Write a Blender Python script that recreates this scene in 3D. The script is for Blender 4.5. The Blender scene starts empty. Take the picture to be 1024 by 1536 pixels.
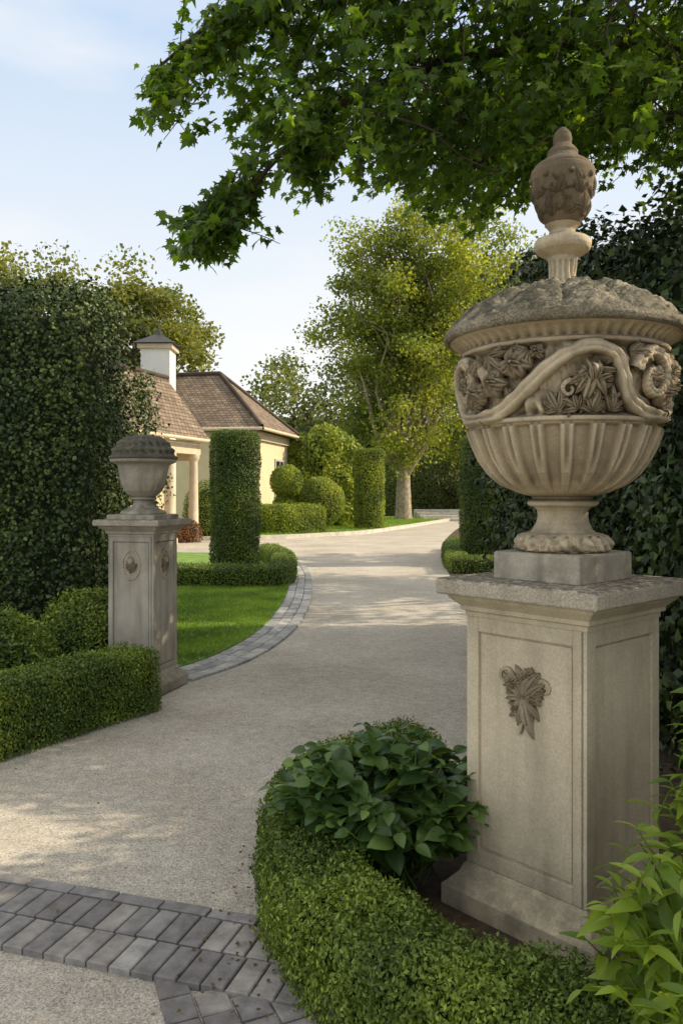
import bpy, math, random
import numpy as np
from mathutils import Vector, noise
rng=np.random.default_rng(11); random.seed(5)
scene=bpy.context.scene
COL=scene.collection
# ------------------------------------------------------------------ materials
def new_mat(name):
    m=bpy.data.materials.new(name); m.use_nodes=True
    nt=m.node_tree; nt.nodes.clear()
    out=nt.nodes.new('ShaderNodeOutputMaterial')
    return m,nt,out
def N(nt,t,**kw):
    n=nt.nodes.new(t)
    for k,v in kw.items():
        if k.startswith('i_'): n.inputs[k[2:].replace('_',' ')].default_value=v
        else: setattr(n,k,v)
    return n
def ramp(nt,stops,interp='LINEAR'):
    r=nt.nodes.new('ShaderNodeValToRGB'); cr=r.color_ramp; cr.interpolation=interp
    while len(cr.elements)<len(stops): cr.elements.new(.5)
    for e,(p,c) in zip(cr.elements,stops):
        e.position=p; e.color=(c[0],c[1],c[2],1) if not isinstance(c,(int,float)) else (c,c,c,1)
    return r
def L(nt,a,b): nt.links.new(a,b)
def mix(nt,fac,a,b,mode='MIX'):
    m=nt.nodes.new('ShaderNodeMix'); m.data_type='RGBA'; m.blend_type=mode
    for sock,v in ((m.inputs[0],fac),(m.inputs[6],a),(m.inputs[7],b)):
        if hasattr(v,'links') or hasattr(v,'is_linked'): nt.links.new(v,sock)
        elif isinstance(v,(int,float)): sock.default_value=v
        else: sock.default_value=(v[0],v[1],v[2],1)
    return m.outputs[2]
def leaf_mat(name,stops,trans=.35,rough=.45,tcol=None,spec=.4,nscale=1.2):
    m,nt,out=new_mat(name)
    g=N(nt,'ShaderNodeNewGeometry'); r=ramp(nt,stops); L(nt,g.outputs['Random Per Island'],r.inputs[0])
    tc=N(nt,'ShaderNodeTexCoord'); no=N(nt,'ShaderNodeTexNoise',i_Scale=nscale,i_Detail=1.0)
    L(nt,tc.outputs['Object'],no.inputs['Vector'])
    nr=ramp(nt,[(.35,(.62,.68,.72)),(.65,(1.30,1.22,1.0))]); L(nt,no.outputs[0],nr.inputs[0])
    c=mix(nt,1.0,r.outputs[0],nr.outputs[0],'MULTIPLY')
    p=N(nt,'ShaderNodeBsdfPrincipled',i_Roughness=rough); p.inputs['Specular IOR Level'].default_value=spec
    L(nt,c,p.inputs['Base Color'])
    if trans>0:
        t=N(nt,'ShaderNodeBsdfTranslucent')
        tc2=mix(nt,1.0,c,tcol or (1.6,1.5,.5),'MULTIPLY'); L(nt,tc2,t.inputs[0])
        ms=N(nt,'ShaderNodeMixShader'); ms.inputs[0].default_value=trans
        L(nt,p.outputs[0],ms.inputs[1]); L(nt,t.outputs[0],ms.inputs[2]); L(nt,ms.outputs[0],out.inputs[0])
    else: L(nt,p.outputs[0],out.inputs[0])
    return m
def simple(name,col,rough=.8,var=.25,scale=8,bump=0,bscale=60,coord='Object'):
    m,nt,out=new_mat(name)
    tc=N(nt,'ShaderNodeTexCoord'); no=N(nt,'ShaderNodeTexNoise',i_Scale=float(scale),i_Detail=4.0)
    L(nt,tc.outputs[coord],no.inputs['Vector'])
    r=ramp(nt,[(.3,[x*(1-var) for x in col]),(.7,[min(1,x*(1+var)) for x in col])]); L(nt,no.outputs[0],r.inputs[0])
    p=N(nt,'ShaderNodeBsdfPrincipled',i_Roughness=rough); L(nt,r.outputs[0],p.inputs['Base Color'])
    if bump:
        n2=N(nt,'ShaderNodeTexNoise',i_Scale=float(bscale),i_Detail=3.0); L(nt,tc.outputs[coord],n2.inputs['Vector'])
        b=N(nt,'ShaderNodeBump',i_Strength=bump,i_Distance=.01); L(nt,n2.outputs[0],b.inputs['Height']); L(nt,b.outputs[0],p.inputs['Normal'])
    L(nt,p.outputs[0],out.inputs[0]); return m
def stone_mat(name,c1,c2,lichen=.3,pit=.3,dirt=(.13,.105,.075),liscale=14,speck=.10,point=.8,ao=0,stain=.45,mossc=(.075,.075,.06),base=False):
    m,nt,out=new_mat(name)
    tc=N(nt,'ShaderNodeTexCoord'); ob=tc.outputs['Object']
    a=N(nt,'ShaderNodeTexNoise',i_Scale=3.0,i_Detail=6.0,i_Roughness=.6); L(nt,ob,a.inputs['Vector'])
    r=ramp(nt,[(.3,c1),(.65,c2)]); L(nt,a.outputs[0],r.inputs[0])
    mp=N(nt,'ShaderNodeMapping'); mp.inputs['Scale'].default_value=(8,8,1.0); L(nt,ob,mp.inputs[0])
    s=N(nt,'ShaderNodeTexNoise',i_Scale=1.3,i_Detail=5.0,i_Roughness=.6); L(nt,mp.outputs[0],s.inputs['Vector'])
    sr=ramp(nt,[(.46,0.0),(.72,stain)]); L(nt,s.outputs[0],sr.inputs[0])
    c=mix(nt,sr.outputs[0],r.outputs[0],[x*.5 for x in c1])
    if base:
        sz=N(nt,'ShaderNodeSeparateXYZ'); L(nt,ob,sz.inputs[0])
        zr=ramp(nt,[(0,.75),(.16,.38),(.42,0.0),(.72,0.0),(.92,.28)]); 
        zm=N(nt,'ShaderNodeMath',operation='MULTIPLY'); zm.inputs[1].default_value=.85; L(nt,sz.outputs[2],zm.inputs[0]); L(nt,zm.outputs[0],zr.inputs[0])
        bn_=N(nt,'ShaderNodeTexNoise',i_Scale=5.0,i_Detail=6.0,i_Roughness=.7); L(nt,ob,bn_.inputs['Vector'])
        br_=ramp(nt,[(.36,0.0),(.62,1.0)]); L(nt,bn_.outputs[0],br_.inputs[0])
        mz=N(nt,'ShaderNodeMath',operation='MULTIPLY'); L(nt,zr.outputs[0],mz.inputs[0]); L(nt,br_.outputs[0],mz.inputs[1])
        c=mix(nt,mz.outputs[0],c,(.19,.165,.115))
    sp=N(nt,'ShaderNodeTexNoise',i_Scale=130.0,i_Detail=2.0); L(nt,ob,sp.inputs['Vector'])
    spr=ramp(nt,[(.35,1-speck),(.65,1+speck*.6)]); L(nt,sp.outputs[0],spr.inputs[0])
    c=mix(nt,1.0,c,spr.outputs[0],'MULTIPLY')
    g=N(nt,'ShaderNodeNewGeometry'); sx=N(nt,'ShaderNodeSeparateXYZ'); L(nt,g.outputs['Normal'],sx.inputs[0])
    up=N(nt,'ShaderNodeMapRange'); up.inputs[1].default_value=.15; up.inputs[2].default_value=.8; L(nt,sx.outputs[2],up.inputs[0])
    ln=N(nt,'ShaderNodeTexNoise',i_Scale=float(liscale),i_Detail=6.0,i_Roughness=.75); L(nt,ob,ln.inputs['Vector'])
    lr=ramp(nt,[(.42,0.0),(.53,1.0)]); L(nt,ln.outputs[0],lr.inputs[0])
    mm=N(nt,'ShaderNodeMath',operation='MULTIPLY'); L(nt,up.outputs[0],mm.inputs[0]); L(nt,lr.outputs[0],mm.inputs[1])
    m2=N(nt,'ShaderNodeMath',operation='MULTIPLY'); L(nt,mm.outputs[0],m2.inputs[0]); m2.inputs[1].default_value=lichen
    c=mix(nt,m2.outputs[0],c,mossc)
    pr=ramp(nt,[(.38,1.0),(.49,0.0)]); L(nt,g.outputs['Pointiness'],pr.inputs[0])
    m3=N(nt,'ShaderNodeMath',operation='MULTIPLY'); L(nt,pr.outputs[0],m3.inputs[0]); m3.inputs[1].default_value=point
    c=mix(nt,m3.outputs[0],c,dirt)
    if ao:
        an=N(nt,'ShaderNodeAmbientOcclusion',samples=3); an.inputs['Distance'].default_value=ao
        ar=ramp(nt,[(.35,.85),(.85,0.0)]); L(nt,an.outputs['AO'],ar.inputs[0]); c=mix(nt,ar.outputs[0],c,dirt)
    p=N(nt,'ShaderNodeBsdfPrincipled',i_Roughness=.88); p.inputs['Specular IOR Level'].default_value=.2
    L(nt,c,p.inputs['Base Color'])
    bn=N(nt,'ShaderNodeTexNoise',i_Scale=70.0,i_Detail=4.0,i_Roughness=.65); L(nt,ob,bn.inputs['Vector'])
    b=N(nt,'ShaderNodeBump',i_Strength=pit,i_Distance=.006); L(nt,bn.outputs[0],b.inputs['Height']); L(nt,b.outputs[0],p.inputs['Normal'])
    L(nt,p.outputs[0],out.inputs[0]); return m

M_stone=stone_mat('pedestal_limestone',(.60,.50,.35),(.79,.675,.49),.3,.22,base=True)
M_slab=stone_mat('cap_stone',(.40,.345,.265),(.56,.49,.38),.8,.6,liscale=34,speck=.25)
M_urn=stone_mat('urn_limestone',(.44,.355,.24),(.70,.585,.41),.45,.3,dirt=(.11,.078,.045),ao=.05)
M_lid=stone_mat('lichen_stone',(.15,.125,.085),(.38,.33,.24),.95,1.0,liscale=16,speck=.4,dirt=(.04,.034,.024),stain=.2,mossc=(.06,.06,.04))
M_lid2=stone_mat('dark_lichen_stone',(.10,.088,.065),(.26,.23,.175),.9,1.0,liscale=24,speck=.35,dirt=(.03,.026,.02),stain=.3)
M_fin=stone_mat('finial_stone',(.12,.09,.055),(.26,.20,.13),.6,.6,dirt=(.04,.03,.02))
M_pedg=stone_mat('grey_stone',(.42,.37,.295),(.62,.56,.455),.4,.22,stain=.6,base=True)

def gravel():
    m,nt,out=new_mat('gravel')
    tc=N(nt,'ShaderNodeTexCoord'); ob=tc.outputs['Object']
    v=N(nt,'ShaderNodeTexVoronoi',i_Scale=165.0); L(nt,ob,v.inputs['Vector'])
    sx=N(nt,'ShaderNodeSeparateColor'); L(nt,v.outputs['Color'],sx.inputs[0])
    r=ramp(nt,[(0,(.27,.245,.205)),(.2,(.42,.385,.33)),(.75,(.55,.51,.44)),(1,(.68,.635,.56))]); L(nt,sx.outputs[0],r.inputs[0])
    n1=N(nt,'ShaderNodeTexNoise',i_Scale=.8,i_Detail=5.0,i_Roughness=.65); L(nt,ob,n1.inputs['Vector'])
    r1=ramp(nt,[(.3,(.76,.735,.70)),(.7,(1.14,1.13,1.12))]); L(nt,n1.outputs[0],r1.inputs[0])
    c=mix(nt,1.0,r.outputs[0],r1.outputs[0],'MULTIPLY')
    n2=N(nt,'ShaderNodeTexNoise',i_Scale=14.0,i_Detail=3.0); L(nt,ob,n2.inputs['Vector'])
    r2=ramp(nt,[(.35,.90),(.65,1.08)]); L(nt,n2.outputs[0],r2.inputs[0])
    c=mix(nt,1.0,c,r2.outputs[0],'MULTIPLY')
    p=N(nt,'ShaderNodeBsdfPrincipled',i_Roughness=.9); p.inputs['Specular IOR Level'].default_value=.25
    L(nt,c,p.inputs['Base Color'])
    b=N(nt,'ShaderNodeBump',i_Strength=.6,i_Distance=.0035); b.invert=True
    L(nt,v.outputs['Distance'],b.inputs['Height']); L(nt,b.outputs[0],p.inputs['Normal'])
    L(nt,p.outputs[0],out.inputs[0]); return m
M_gravel=gravel()
def island_mat(name,stops,rough=.8,bump=.3,bs=90):
    m,nt,out=new_mat(name)
    g=N(nt,'ShaderNodeNewGeometry'); r=ramp(nt,stops); L(nt,g.outputs['Random Per Island'],r.inputs[0])
    tc=N(nt,'ShaderNodeTexCoord'); no=N(nt,'ShaderNodeTexNoise',i_Scale=18.0,i_Detail=5.0); L(nt,tc.outputs['Object'],no.inputs['Vector'])
    nr=ramp(nt,[(.3,.7),(.7,1.25)]); L(nt,no.outputs[0],nr.inputs[0])
    c=mix(nt,1.0,r.outputs[0],nr.outputs[0],'MULTIPLY')
    p=N(nt,'ShaderNodeBsdfPrincipled',i_Roughness=rough); L(nt,c,p.inputs['Base Color'])
    n2=N(nt,'ShaderNodeTexNoise',i_Scale=float(bs),i_Detail=4.0); L(nt,tc.outputs['Object'],n2.inputs['Vector'])
    b=N(nt,'ShaderNodeBump',i_Strength=bump,i_Distance=.006); L(nt,n2.outputs[0],b.inputs['Height']); L(nt,b.outputs[0],p.inputs['Normal'])
    L(nt,p.outputs[0],out.inputs[0]); return m
M_paver=island_mat('slate_pavers',[(0,(.18,.165,.16)),(.5,(.26,.245,.24)),(.8,(.31,.28,.255)),(1,(.38,.36,.34))],.8,.6)
M_paverl=island_mat('grey_pavers',[(0,(.28,.275,.265)),(.5,(.38,.375,.365)),(1,(.50,.485,.455))],.85,.4)
M_soil=simple('soil',(.07,.048,.03),.95,.5,20,.8,70)
M_ground=simple('ground_cover',(.055,.085,.028),.95,.4,2,.5,40)
M_lawn=simple('lawn_turf',(.15,.26,.045),.9,.3,3,.5,80)
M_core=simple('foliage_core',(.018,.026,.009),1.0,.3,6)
M_bark=simple('bark',(.34,.27,.19),.9,.45,6,1.0,18)
M_bark2=simple('bark_dark',(.07,.052,.035),.9,.4,8,.8,30)
M_wall=simple('cream_render',(.76,.62,.40),.9,.06,2,.2,60)
M_white=simple('white_render',(.80,.77,.70),.85,.05,3,.15,60)
M_trim=simple('trim_stone',(.64,.53,.38),.8,.1,4)
M_dark=simple('dark_metal',(.04,.04,.042),.5,.2,6)
M_kerb=simple('kerb_stone',(.54,.50,.42),.85,.2,4,.4,60)
M_wood=simple('painted_wood',(.55,.5,.42),.6,.08,4)
m,nt,out=new_mat('window_glass'); p=N(nt,'ShaderNodeBsdfPrincipled',i_Roughness=.05); p.inputs['Base Color'].default_value=(.02,.025,.03,1); L(nt,p.outputs[0],out.inputs[0]); M_glass=m
def roof_mat():
    m,nt,out=new_mat('shingle_roof')
    tc=N(nt,'ShaderNodeTexCoord')
    br=N(nt,'ShaderNodeTexBrick',i_Scale=1.0); br.offset=.5
    br.inputs['Brick Width'].default_value=.22; br.inputs['Row Height'].default_value=.16; br.inputs['Mortar Size'].default_value=.014
    br.inputs['Color1'].default_value=(.19,.135,.09,1); br.inputs['Color2'].default_value=(.30,.225,.155,1); br.inputs['Mortar'].default_value=(.07,.05,.035,1)
    L(nt,tc.outputs['UV'],br.inputs['Vector'])
    n=N(nt,'ShaderNodeTexNoise',i_Scale=2.5,i_Detail=5.0); L(nt,tc.outputs['Object'],n.inputs['Vector'])
    r=ramp(nt,[(.3,.7),(.7,1.25)]); L(nt,n.outputs[0],r.inputs[0])
    c=mix(nt,1.0,br.outputs[0],r.outputs[0],'MULTIPLY')
    p=N(nt,'ShaderNodeBsdfPrincipled',i_Roughness=.85); L(nt,c,p.inputs['Base Color'])
    b=N(nt,'ShaderNodeBump',i_Strength=1.0,i_Distance=.03); b.invert=True; L(nt,br.outputs['Fac'],b.inputs['Height']); L(nt,b.outputs[0],p.inputs['Normal'])
    L(nt,p.outputs[0],out.inputs[0]); return m
M_roof=roof_mat()
M_box=leaf_mat('boxwood_leaf',[(0,(.075,.11,.016)),(.45,(.14,.205,.028)),(.8,(.20,.285,.04)),(1,(.28,.38,.065))],.15,.5,nscale=2.5)
M_boxl=leaf_mat('boxwood_leaf_light',[(0,(.08,.12,.018)),(.5,(.14,.21,.03)),(1,(.24,.33,.055))],.15,.5)
M_ivy=leaf_mat('hedge_leaf',[(0,(.026,.043,.012)),(.5,(.06,.095,.022)),(.85,(.10,.145,.034)),(1,(.16,.21,.06))],0,.5,spec=.35)
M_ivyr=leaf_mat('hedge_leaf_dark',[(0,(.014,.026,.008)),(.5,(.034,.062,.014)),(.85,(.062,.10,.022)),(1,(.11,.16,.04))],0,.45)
M_top=leaf_mat('topiary_leaf',[(0,(.06,.09,.016)),(.5,(.10,.155,.026)),(1,(.16,.23,.04))],.12,.5)
M_shr=leaf_mat('shrub_leaf',[(0,(.13,.17,.02)),(.5,(.23,.30,.035)),(1,(.35,.41,.06))],.3,.5)
M_map=leaf_mat('maple_leaf',[(0,(.05,.10,.018)),(.5,(.095,.175,.028)),(.85,(.15,.24,.038)),(1,(.20,.31,.05))],.55,.42,tcol=(2.2,2.1,.5))
M_big=leaf_mat('broadleaf',[(0,(.13,.17,.04)),(.5,(.23,.28,.06)),(1,(.36,.41,.095))],.5,.5,nscale=.35)
M_far=leaf_mat('distant_foliage',[(0,(.10,.13,.055)),(.5,(.16,.20,.08)),(1,(.25,.28,.11))],.3,.7,nscale=.15)
M_left=leaf_mat('oak_leaf',[(0,(.11,.14,.05)),(.5,(.18,.21,.065)),(1,(.28,.30,.095))],.4,.6,nscale=.3)
M_hyd=leaf_mat('hydrangea_leaf',[(0,(.06,.12,.034)),(.5,(.10,.185,.048)),(.85,(.145,.245,.06)),(1,(.24,.37,.08))],.3,.38,spec=.5)
M_nand=leaf_mat('young_leaf',[(0,(.10,.17,.028)),(.5,(.175,.275,.04)),(1,(.30,.41,.07))],.4,.38)
M_grass=leaf_mat('grass_blade',[(0,(.13,.22,.033)),(.5,(.20,.32,.045)),(1,(.28,.40,.06))],.3,.5)
M_red=leaf_mat('barberry_leaf',[(0,(.12,.05,.03)),(.5,(.22,.09,.045)),(1,(.30,.16,.06))],.2,.5)

# ------------------------------------------------------------------ mesh helpers
def empty(name,loc=(0,0,0),rotz=0):
    e=bpy.data.objects.new(name,None); COL.objects.link(e); e.location=loc; e.rotation_euler[2]=rotz; return e
def link(name,me,mat,parent=None,smooth=False,loc=None):
    ob=bpy.data.objects.new(name,me); COL.objects.link(ob)
    if mat: me.materials.append(mat)
    if parent: ob.parent=parent
    if loc: ob.location=loc
    if smooth: me.polygons.foreach_set('use_smooth',np.ones(len(me.polygons),bool))
    return ob
def fast(name,V,F,mat,parent=None,smooth=False):
    V=np.ascontiguousarray(V,dtype=np.float32); F=np.ascontiguousarray(F,dtype=np.int32)
    me=bpy.data.meshes.new(name); k=F.shape[1]
    me.vertices.add(len(V)); me.vertices.foreach_set('co',V.ravel())
    me.loops.add(F.size); me.loops.foreach_set('vertex_index',F.ravel())
    me.polygons.add(len(F)); me.polygons.foreach_set('loop_start',np.arange(0,F.size,k,dtype=np.int32))
    me.polygons.foreach_set('loop_total',np.full(len(F),k,np.int32))
    me.update(calc_edges=True); me.validate()
    return link(name,me,mat,parent,smooth)
def pyd(name,V,F,mat,parent=None,smooth=False,bevel=0):
    me=bpy.data.meshes.new(name); me.from_pydata([tuple(map(float,v)) for v in V],[],[tuple(int(i) for i in f) for f in F]); me.update()
    ob=link(name,me,mat,parent,smooth)
    if bevel:
        b=ob.modifiers.new('bevel','BEVEL'); b.width=bevel; b.segments=2; b.limit_method='ANGLE'
    return ob
def box(name,x0,x1,y0,y1,z0,z1,mat,parent=None,bevel=0):
    V=[(x,y,z) for z in(z0,z1) for y in(y0,y1) for x in(x0,x1)]
    F=[(0,2,3,1),(4,5,7,6),(0,1,5,4),(2,6,7,3),(0,4,6,2),(1,3,7,5)]
    return pyd(name,V,F,mat,parent,bevel=bevel)
def nrm(a): return a/np.maximum(np.linalg.norm(a,axis=-1,keepdims=True),1e-9)
def rdir(n): return nrm(rng.normal(size=(n,3)))
_ks=rng.normal(size=(8,3)); _ph=rng.uniform(0,6.28,8)
def sn(P,f):
    return sum(np.sin(P@(_ks[i]*f)*(1+.3*i)+_ph[i])/(1+.35*i) for i in range(8))/3.2
LEAF4=(np.array([(0,0,0),(.26,.45,.07),(0,1,-.06),(-.26,.45,.07)]),np.array([(0,1,2),(0,2,3)]))
LEAFW=(np.array([(0,0,0),(.42,.4,.08),(0,1,-.1),(-.42,.4,.08)]),np.array([(0,1,2),(0,2,3)]))
def _maple():
    h=[(.12,.02),(.40,-.06),(.30,.14),(.62,.34),(.36,.40),(.40,.60),(.20,.56)]
    pts=[(0,.0)]+h+[(0,1.1)]+[(-x,y) for x,y in h[::-1]]
    V=[(0,.34,0)]+[(x,y,-.30*x*x-.30*(y-.3)**2+ .14*abs(x)) for x,y in pts]
    n=len(pts); F=[(0,1+i,1+(i+1)%n) for i in range(n)]
    return np.array(V),np.array(F)
MAPLE=_maple()
def _oval(w=.34,droop=.35,fold=.25,n=6):
    V=[];F=[]
    for i in range(n+1):
        t=i/n; ww=w*math.sin(math.pi*min(1,t**.75))**.8 if 0<t<1 else 0.012
        z=-droop*t*t+.12*t
        V+= [(-ww,t,z+fold*ww),(-ww*.5,t,z+fold*ww*.35),(0,t,z),(ww*.5,t,z+fold*ww*.35),(ww,t,z+fold*ww)]
    for i in range(n):
        for j in range(4):
            a=i*5+j; F+=[(a,a+1,a+6),(a,a+6,a+5)]
    return np.array(V),np.array(F)
OVAL=_oval(.37); LANCE=_oval(.15,.4,.3,5)
def leaves(name,P,Nn,D,S,mat,tmpl=LEAF4,parent=None,smooth=False):
    tv,tf=tmpl; Z=nrm(Nn); Y=nrm(D-(D*Z).sum(1,keepdims=True)*Z); X=np.cross(Y,Z); n=len(P);k=len(tv)
    S=np.broadcast_to(np.asarray(S,float),(n,))[:,None,None]
    V=P[:,None,:]+S*(tv[None,:,0,None]*X[:,None]+tv[None,:,1,None]*Y[:,None]+tv[None,:,2,None]*Z[:,None])
    F=(tf[None]+(np.arange(n)*k)[:,None,None]).reshape(-1,tf.shape[1])
    return fast(name,V.reshape(-1,3),F,mat,parent,smooth)
def sample(V,F,n):
    V=np.asarray(V,float);T=[]
    for f in F:
        for i in range(1,len(f)-1): T.append((f[0],f[i],f[i+1]))
    T=np.array(T);a,b,c=V[T[:,0]],V[T[:,1]],V[T[:,2]]
    cr=np.cross(b-a,c-a);ar=np.linalg.norm(cr,axis=1);i=rng.choice(len(T),n,p=ar/ar.sum())
    u=rng.random((n,1));v=rng.random((n,1));fl=(u+v)>1;u=np.where(fl,1-u,u);v=np.where(fl,1-v,v)
    return a[i]+u*(b[i]-a[i])+v*(c[i]-a[i]),nrm(cr[i]),ar.sum()/2
def cat(pts,per=8,closed=False):
    P=[np.array(p,float) for p in pts]; o=[]
    P=[2*P[0]-P[1]]+P+[2*P[-1]-P[-2]]
    for i in range(1,len(P)-2):
        for j in range(per):
            t=j/per;a,b,c,d=P[i-1],P[i],P[i+1],P[i+2]
            o.append(.5*((2*b)+(c-a)*t+(2*a-5*b+4*c-d)*t*t+(-a+3*b-3*c+d)*t**3))
    o.append(P[-2]); return np.array(o)
def sweep(path,w,h,c=.06,z0=0.0):
    p=cat(path,6); n=len(p); t=np.gradient(p,axis=0); t=nrm(t); nn=np.stack([t[:,1],-t[:,0]],1)
    H=np.full(n,h) if np.isscalar(h) else np.interp(np.linspace(0,1,n),np.linspace(0,1,len(h)),h)
    V=[];F=[]
    for i in range(n):
        h=H[i]
        cs=[(-w/2,z0),(-w/2,h*.5),(-w/2,h-c),(-w/2+c*.3,h-c*.3),(-w/2+c,h),(0,h+.0),(w/2-c,h),(w/2-c*.3,h-c*.3),(w/2,h-c),(w/2,h*.5),(w/2,z0)]
        k=len(cs)
        for u,z in cs: V.append((p[i,0]+nn[i,0]*u,p[i,1]+nn[i,1]*u,z))
    for i in range(n-1):
        for j in range(k-1):
            a=i*k+j; F.append((a,a+k,a+k+1,a+1))
    F.append(tuple(range(0,k))); F.append(tuple(range((n-1)*k,n*k))[::-1])
    return np.array(V),F
def shell(name,V,F,Vi,n,size,mat,depth=.04,lump=.02,lf=8.,tmpl=LEAF4,updir=.6,jit=.9,szvar=.35):
    e=empty(name)
    P,Nn,A=sample(V,F,n)
    d=rng.random(n)**1.5
    L_=sn(P,lf)*lump+sn(P+5,lf*3)*lump*.4
    P=P+Nn*(L_-d*depth+depth*.25)[:,None]
    nv=Nn+rdir(n)*jit; D=rdir(n)+np.array([0,0,updir])+Nn*.5
    leaves('leaves',P,nv,D,size*(1+rng.uniform(-szvar,szvar,n)),mat,tmpl,e)
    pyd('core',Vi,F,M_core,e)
    return e
def hedge(name,path,w,h,n,size,mat,depth=.05,lump=.015,lf=9.,c=.05,tmpl=LEAF4,**k):
    V,F=sweep(path,w,h,c); ins=depth*.9+lump*.6
    Vi,_=sweep(path,max(.05,w-2*ins),h-ins,c)
    return shell(name,V,F,Vi,n,size,mat,depth,lump,lf,tmpl,**k)
def lathe(prof,ns=24,disp=None,cx=0,cy=0):
    V=[];F=[];n=len(prof)
    th=np.arange(ns)/ns*2*math.pi
    for i,(r,z) in enumerate(prof):
        rr=np.full(ns,float(r)); 
        if disp is not None: rr=rr+disp(th,z,r)
        V.append(np.stack([cx+rr*np.cos(th),cy+rr*np.sin(th),np.full(ns,float(z))],1))
    V=np.concatenate(V)
    I=np.arange(n-1)[:,None]*ns; J=np.arange(ns)[None]; J2=(J+1)%ns
    F=np.stack([I+J,I+J2,I+ns+J2,I+ns+J],-1).reshape(-1,4)
    return V,F
def dens(prof,step=.004):
    o=[]
    for (r0,z0),(r1,z1) in zip(prof[:-1],prof[1:]):
        k=max(1,int(math.hypot(r1-r0,z1-z0)/step))
        for j in range(k): o.append((r0+(r1-r0)*j/k,z0+(z1-z0)*j/k))
    o.append(prof[-1]); return o
def topiary(name,x,y,r,h,n,size,mat,lump=.03):
    pr=[(r*.97,0),(r,h*.3),(r,h*.7),(r,h-.12*1),(r*.93,h-.03),(r*.7,h),(0.01,h+.01)]
    V,F=lathe(pr,28,None,x,y); Vi,_=lathe([(max(.01,a-.09),max(0,z-.07)) for a,z in pr],28,None,x,y)
    return shell(name,V,[tuple(f) for f in F],Vi,n,size,mat,.08,lump,5.)
def ball(name,c,r,n,size,mat,lump=.04,lf=5.,depth=.1,tmpl=LEAF4,**k):
    pr=[(max(.01,math.sin(a)),-math.cos(a)) for a in np.linspace(0.02,math.pi-.02,13)]
    V,F=lathe(pr,20); r=np.array(r,float); c=np.array(c,float); Vo=V*r+c; Vi=V*np.maximum(r-depth-lump,r*.55)+c
    return shell(name,Vo,[tuple(f) for f in F],Vi,n,size,mat,depth,lump,lf,tmpl,**k)
def tubes(name,lst,mat,parent=None,seg=7):
    VV=[];FF=[];o=0
    for pts,r0,r1 in lst:
        p=np.array(pts,float);n=len(p);t=nrm(np.gradient(p,axis=0))
        ref=np.where(np.abs(t[:,2:3])>.9,np.array([[1.,0,0]]),np.array([[0,0,1.]]))
        a=nrm(np.cross(t,ref));b=np.cross(t,a);r=np.linspace(r0,r1,n)[:,None,None]
        th=np.arange(seg)/seg*2*math.pi
        ring=p[:,None]+r*(np.cos(th)[None,:,None]*a[:,None]+np.sin(th)[None,:,None]*b[:,None])
        VV.append(ring.reshape(-1,3));I=np.arange(n-1)[:,None]*seg;J=np.arange(seg)[None];J2=(J+1)%seg
        FF.append(np.stack([I+J,I+J2,I+seg+J2,I+seg+J],-1).reshape(-1,4)+o);o+=n*seg
    return fast(name,np.concatenate(VV),np.concatenate(FF),mat,parent,True)
def bend(a,b,k=.15,n=6,sag=0):
    a=np.array(a,float);b=np.array(b,float);l=np.linalg.norm(b-a);m1=a+(b-a)*.35+rng.normal(size=3)*l*k*.5;m2=a+(b-a)*.7+rng.normal(size=3)*l*k*.5
    m1[2]+=sag*l;m2[2]+=sag*l*.8
    return cat([a,m1,m2,b],n)
def sheet(name,pts,z,mat,thick=0,parent=None):
    n=len(pts);V=[(p[0],p[1],z) for p in pts];F=[tuple(range(n))]
    if thick:
        V+=[(p[0],p[1],z-thick) for p in pts]; F+=[(i,i+n,(i+1)%n+n,(i+1)%n) for i in range(n)]
    return pyd(name,V,F,mat,parent)

# ------------------------------------------------------------------ ground
sheet('ground',[(-300,-60),(300,-60),(300,500),(-300,500)],0,M_ground)
sheet('gravel_driveway',[(-10,-4),(2.6,-4),(2.6,6),(3.2,15.7),(4.5,24),(7.5,42),(9,56),(-14,56),(-14,19),(-6,14),(-10,8)],.004,M_gravel)
rb=cat([(.06,4.3),(.75,4.75),(1.3,6),(1.75,8.5),(2.0,11),(2.12,15.7),(3.0,24),(4.6,33),(6.5,42)],5)
sheet('planting_bed',[tuple(p) for p in rb]+[(16,42),(16,-3),(1.6,-3),(1.2,1.4),(.5,1.95),(.05,2.6),(-.14,3.2),(-.12,3.8)],.012,M_soil)
sheet('planting_bed',[(-5,0.2),(-2.3,4.6),(-1.45,6.05),(-1.35,6.75),(-1.9,8),(-2.6,9.5),(-12,9.5),(-12,0)],.012,M_soil)
inner=cat([(-1.27,6.75),(-.845,7.68),(-.56,9.14),(-.46,11),(-.47,12.8),(-.62,16),(-.945,18.3),(-1.6,20.3),(-3,21.4),(-6,22)],8)
tt=nrm(np.gradient(inner,axis=0)); nl=np.stack([-tt[:,1],tt[:,0]],1)
BW=.40
outer=inner+nl*BW
lp=[tuple(p) for p in outer]+[(-9,22),(-9,9.3),(-1.95,8.3),(-1.62,7.4)]
lawn_pts=[tuple(p) for p in lp]
sheet('lawn',lawn_pts,.035,M_lawn,.035)
def inpoly(P,poly):
    x,y=P[:,0],P[:,1];c=np.zeros(len(P),bool);n=len(poly)
    for i in range(n):
        x1,y1=poly[i];x2,y2=poly[i-1]
        cond=((y1>y)!=(y2>y))&(x<(x2-x1)*(y-y1)/((y2-y1) if y2!=y1 else 1e-9)+x1);c^=cond
    return c
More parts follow.
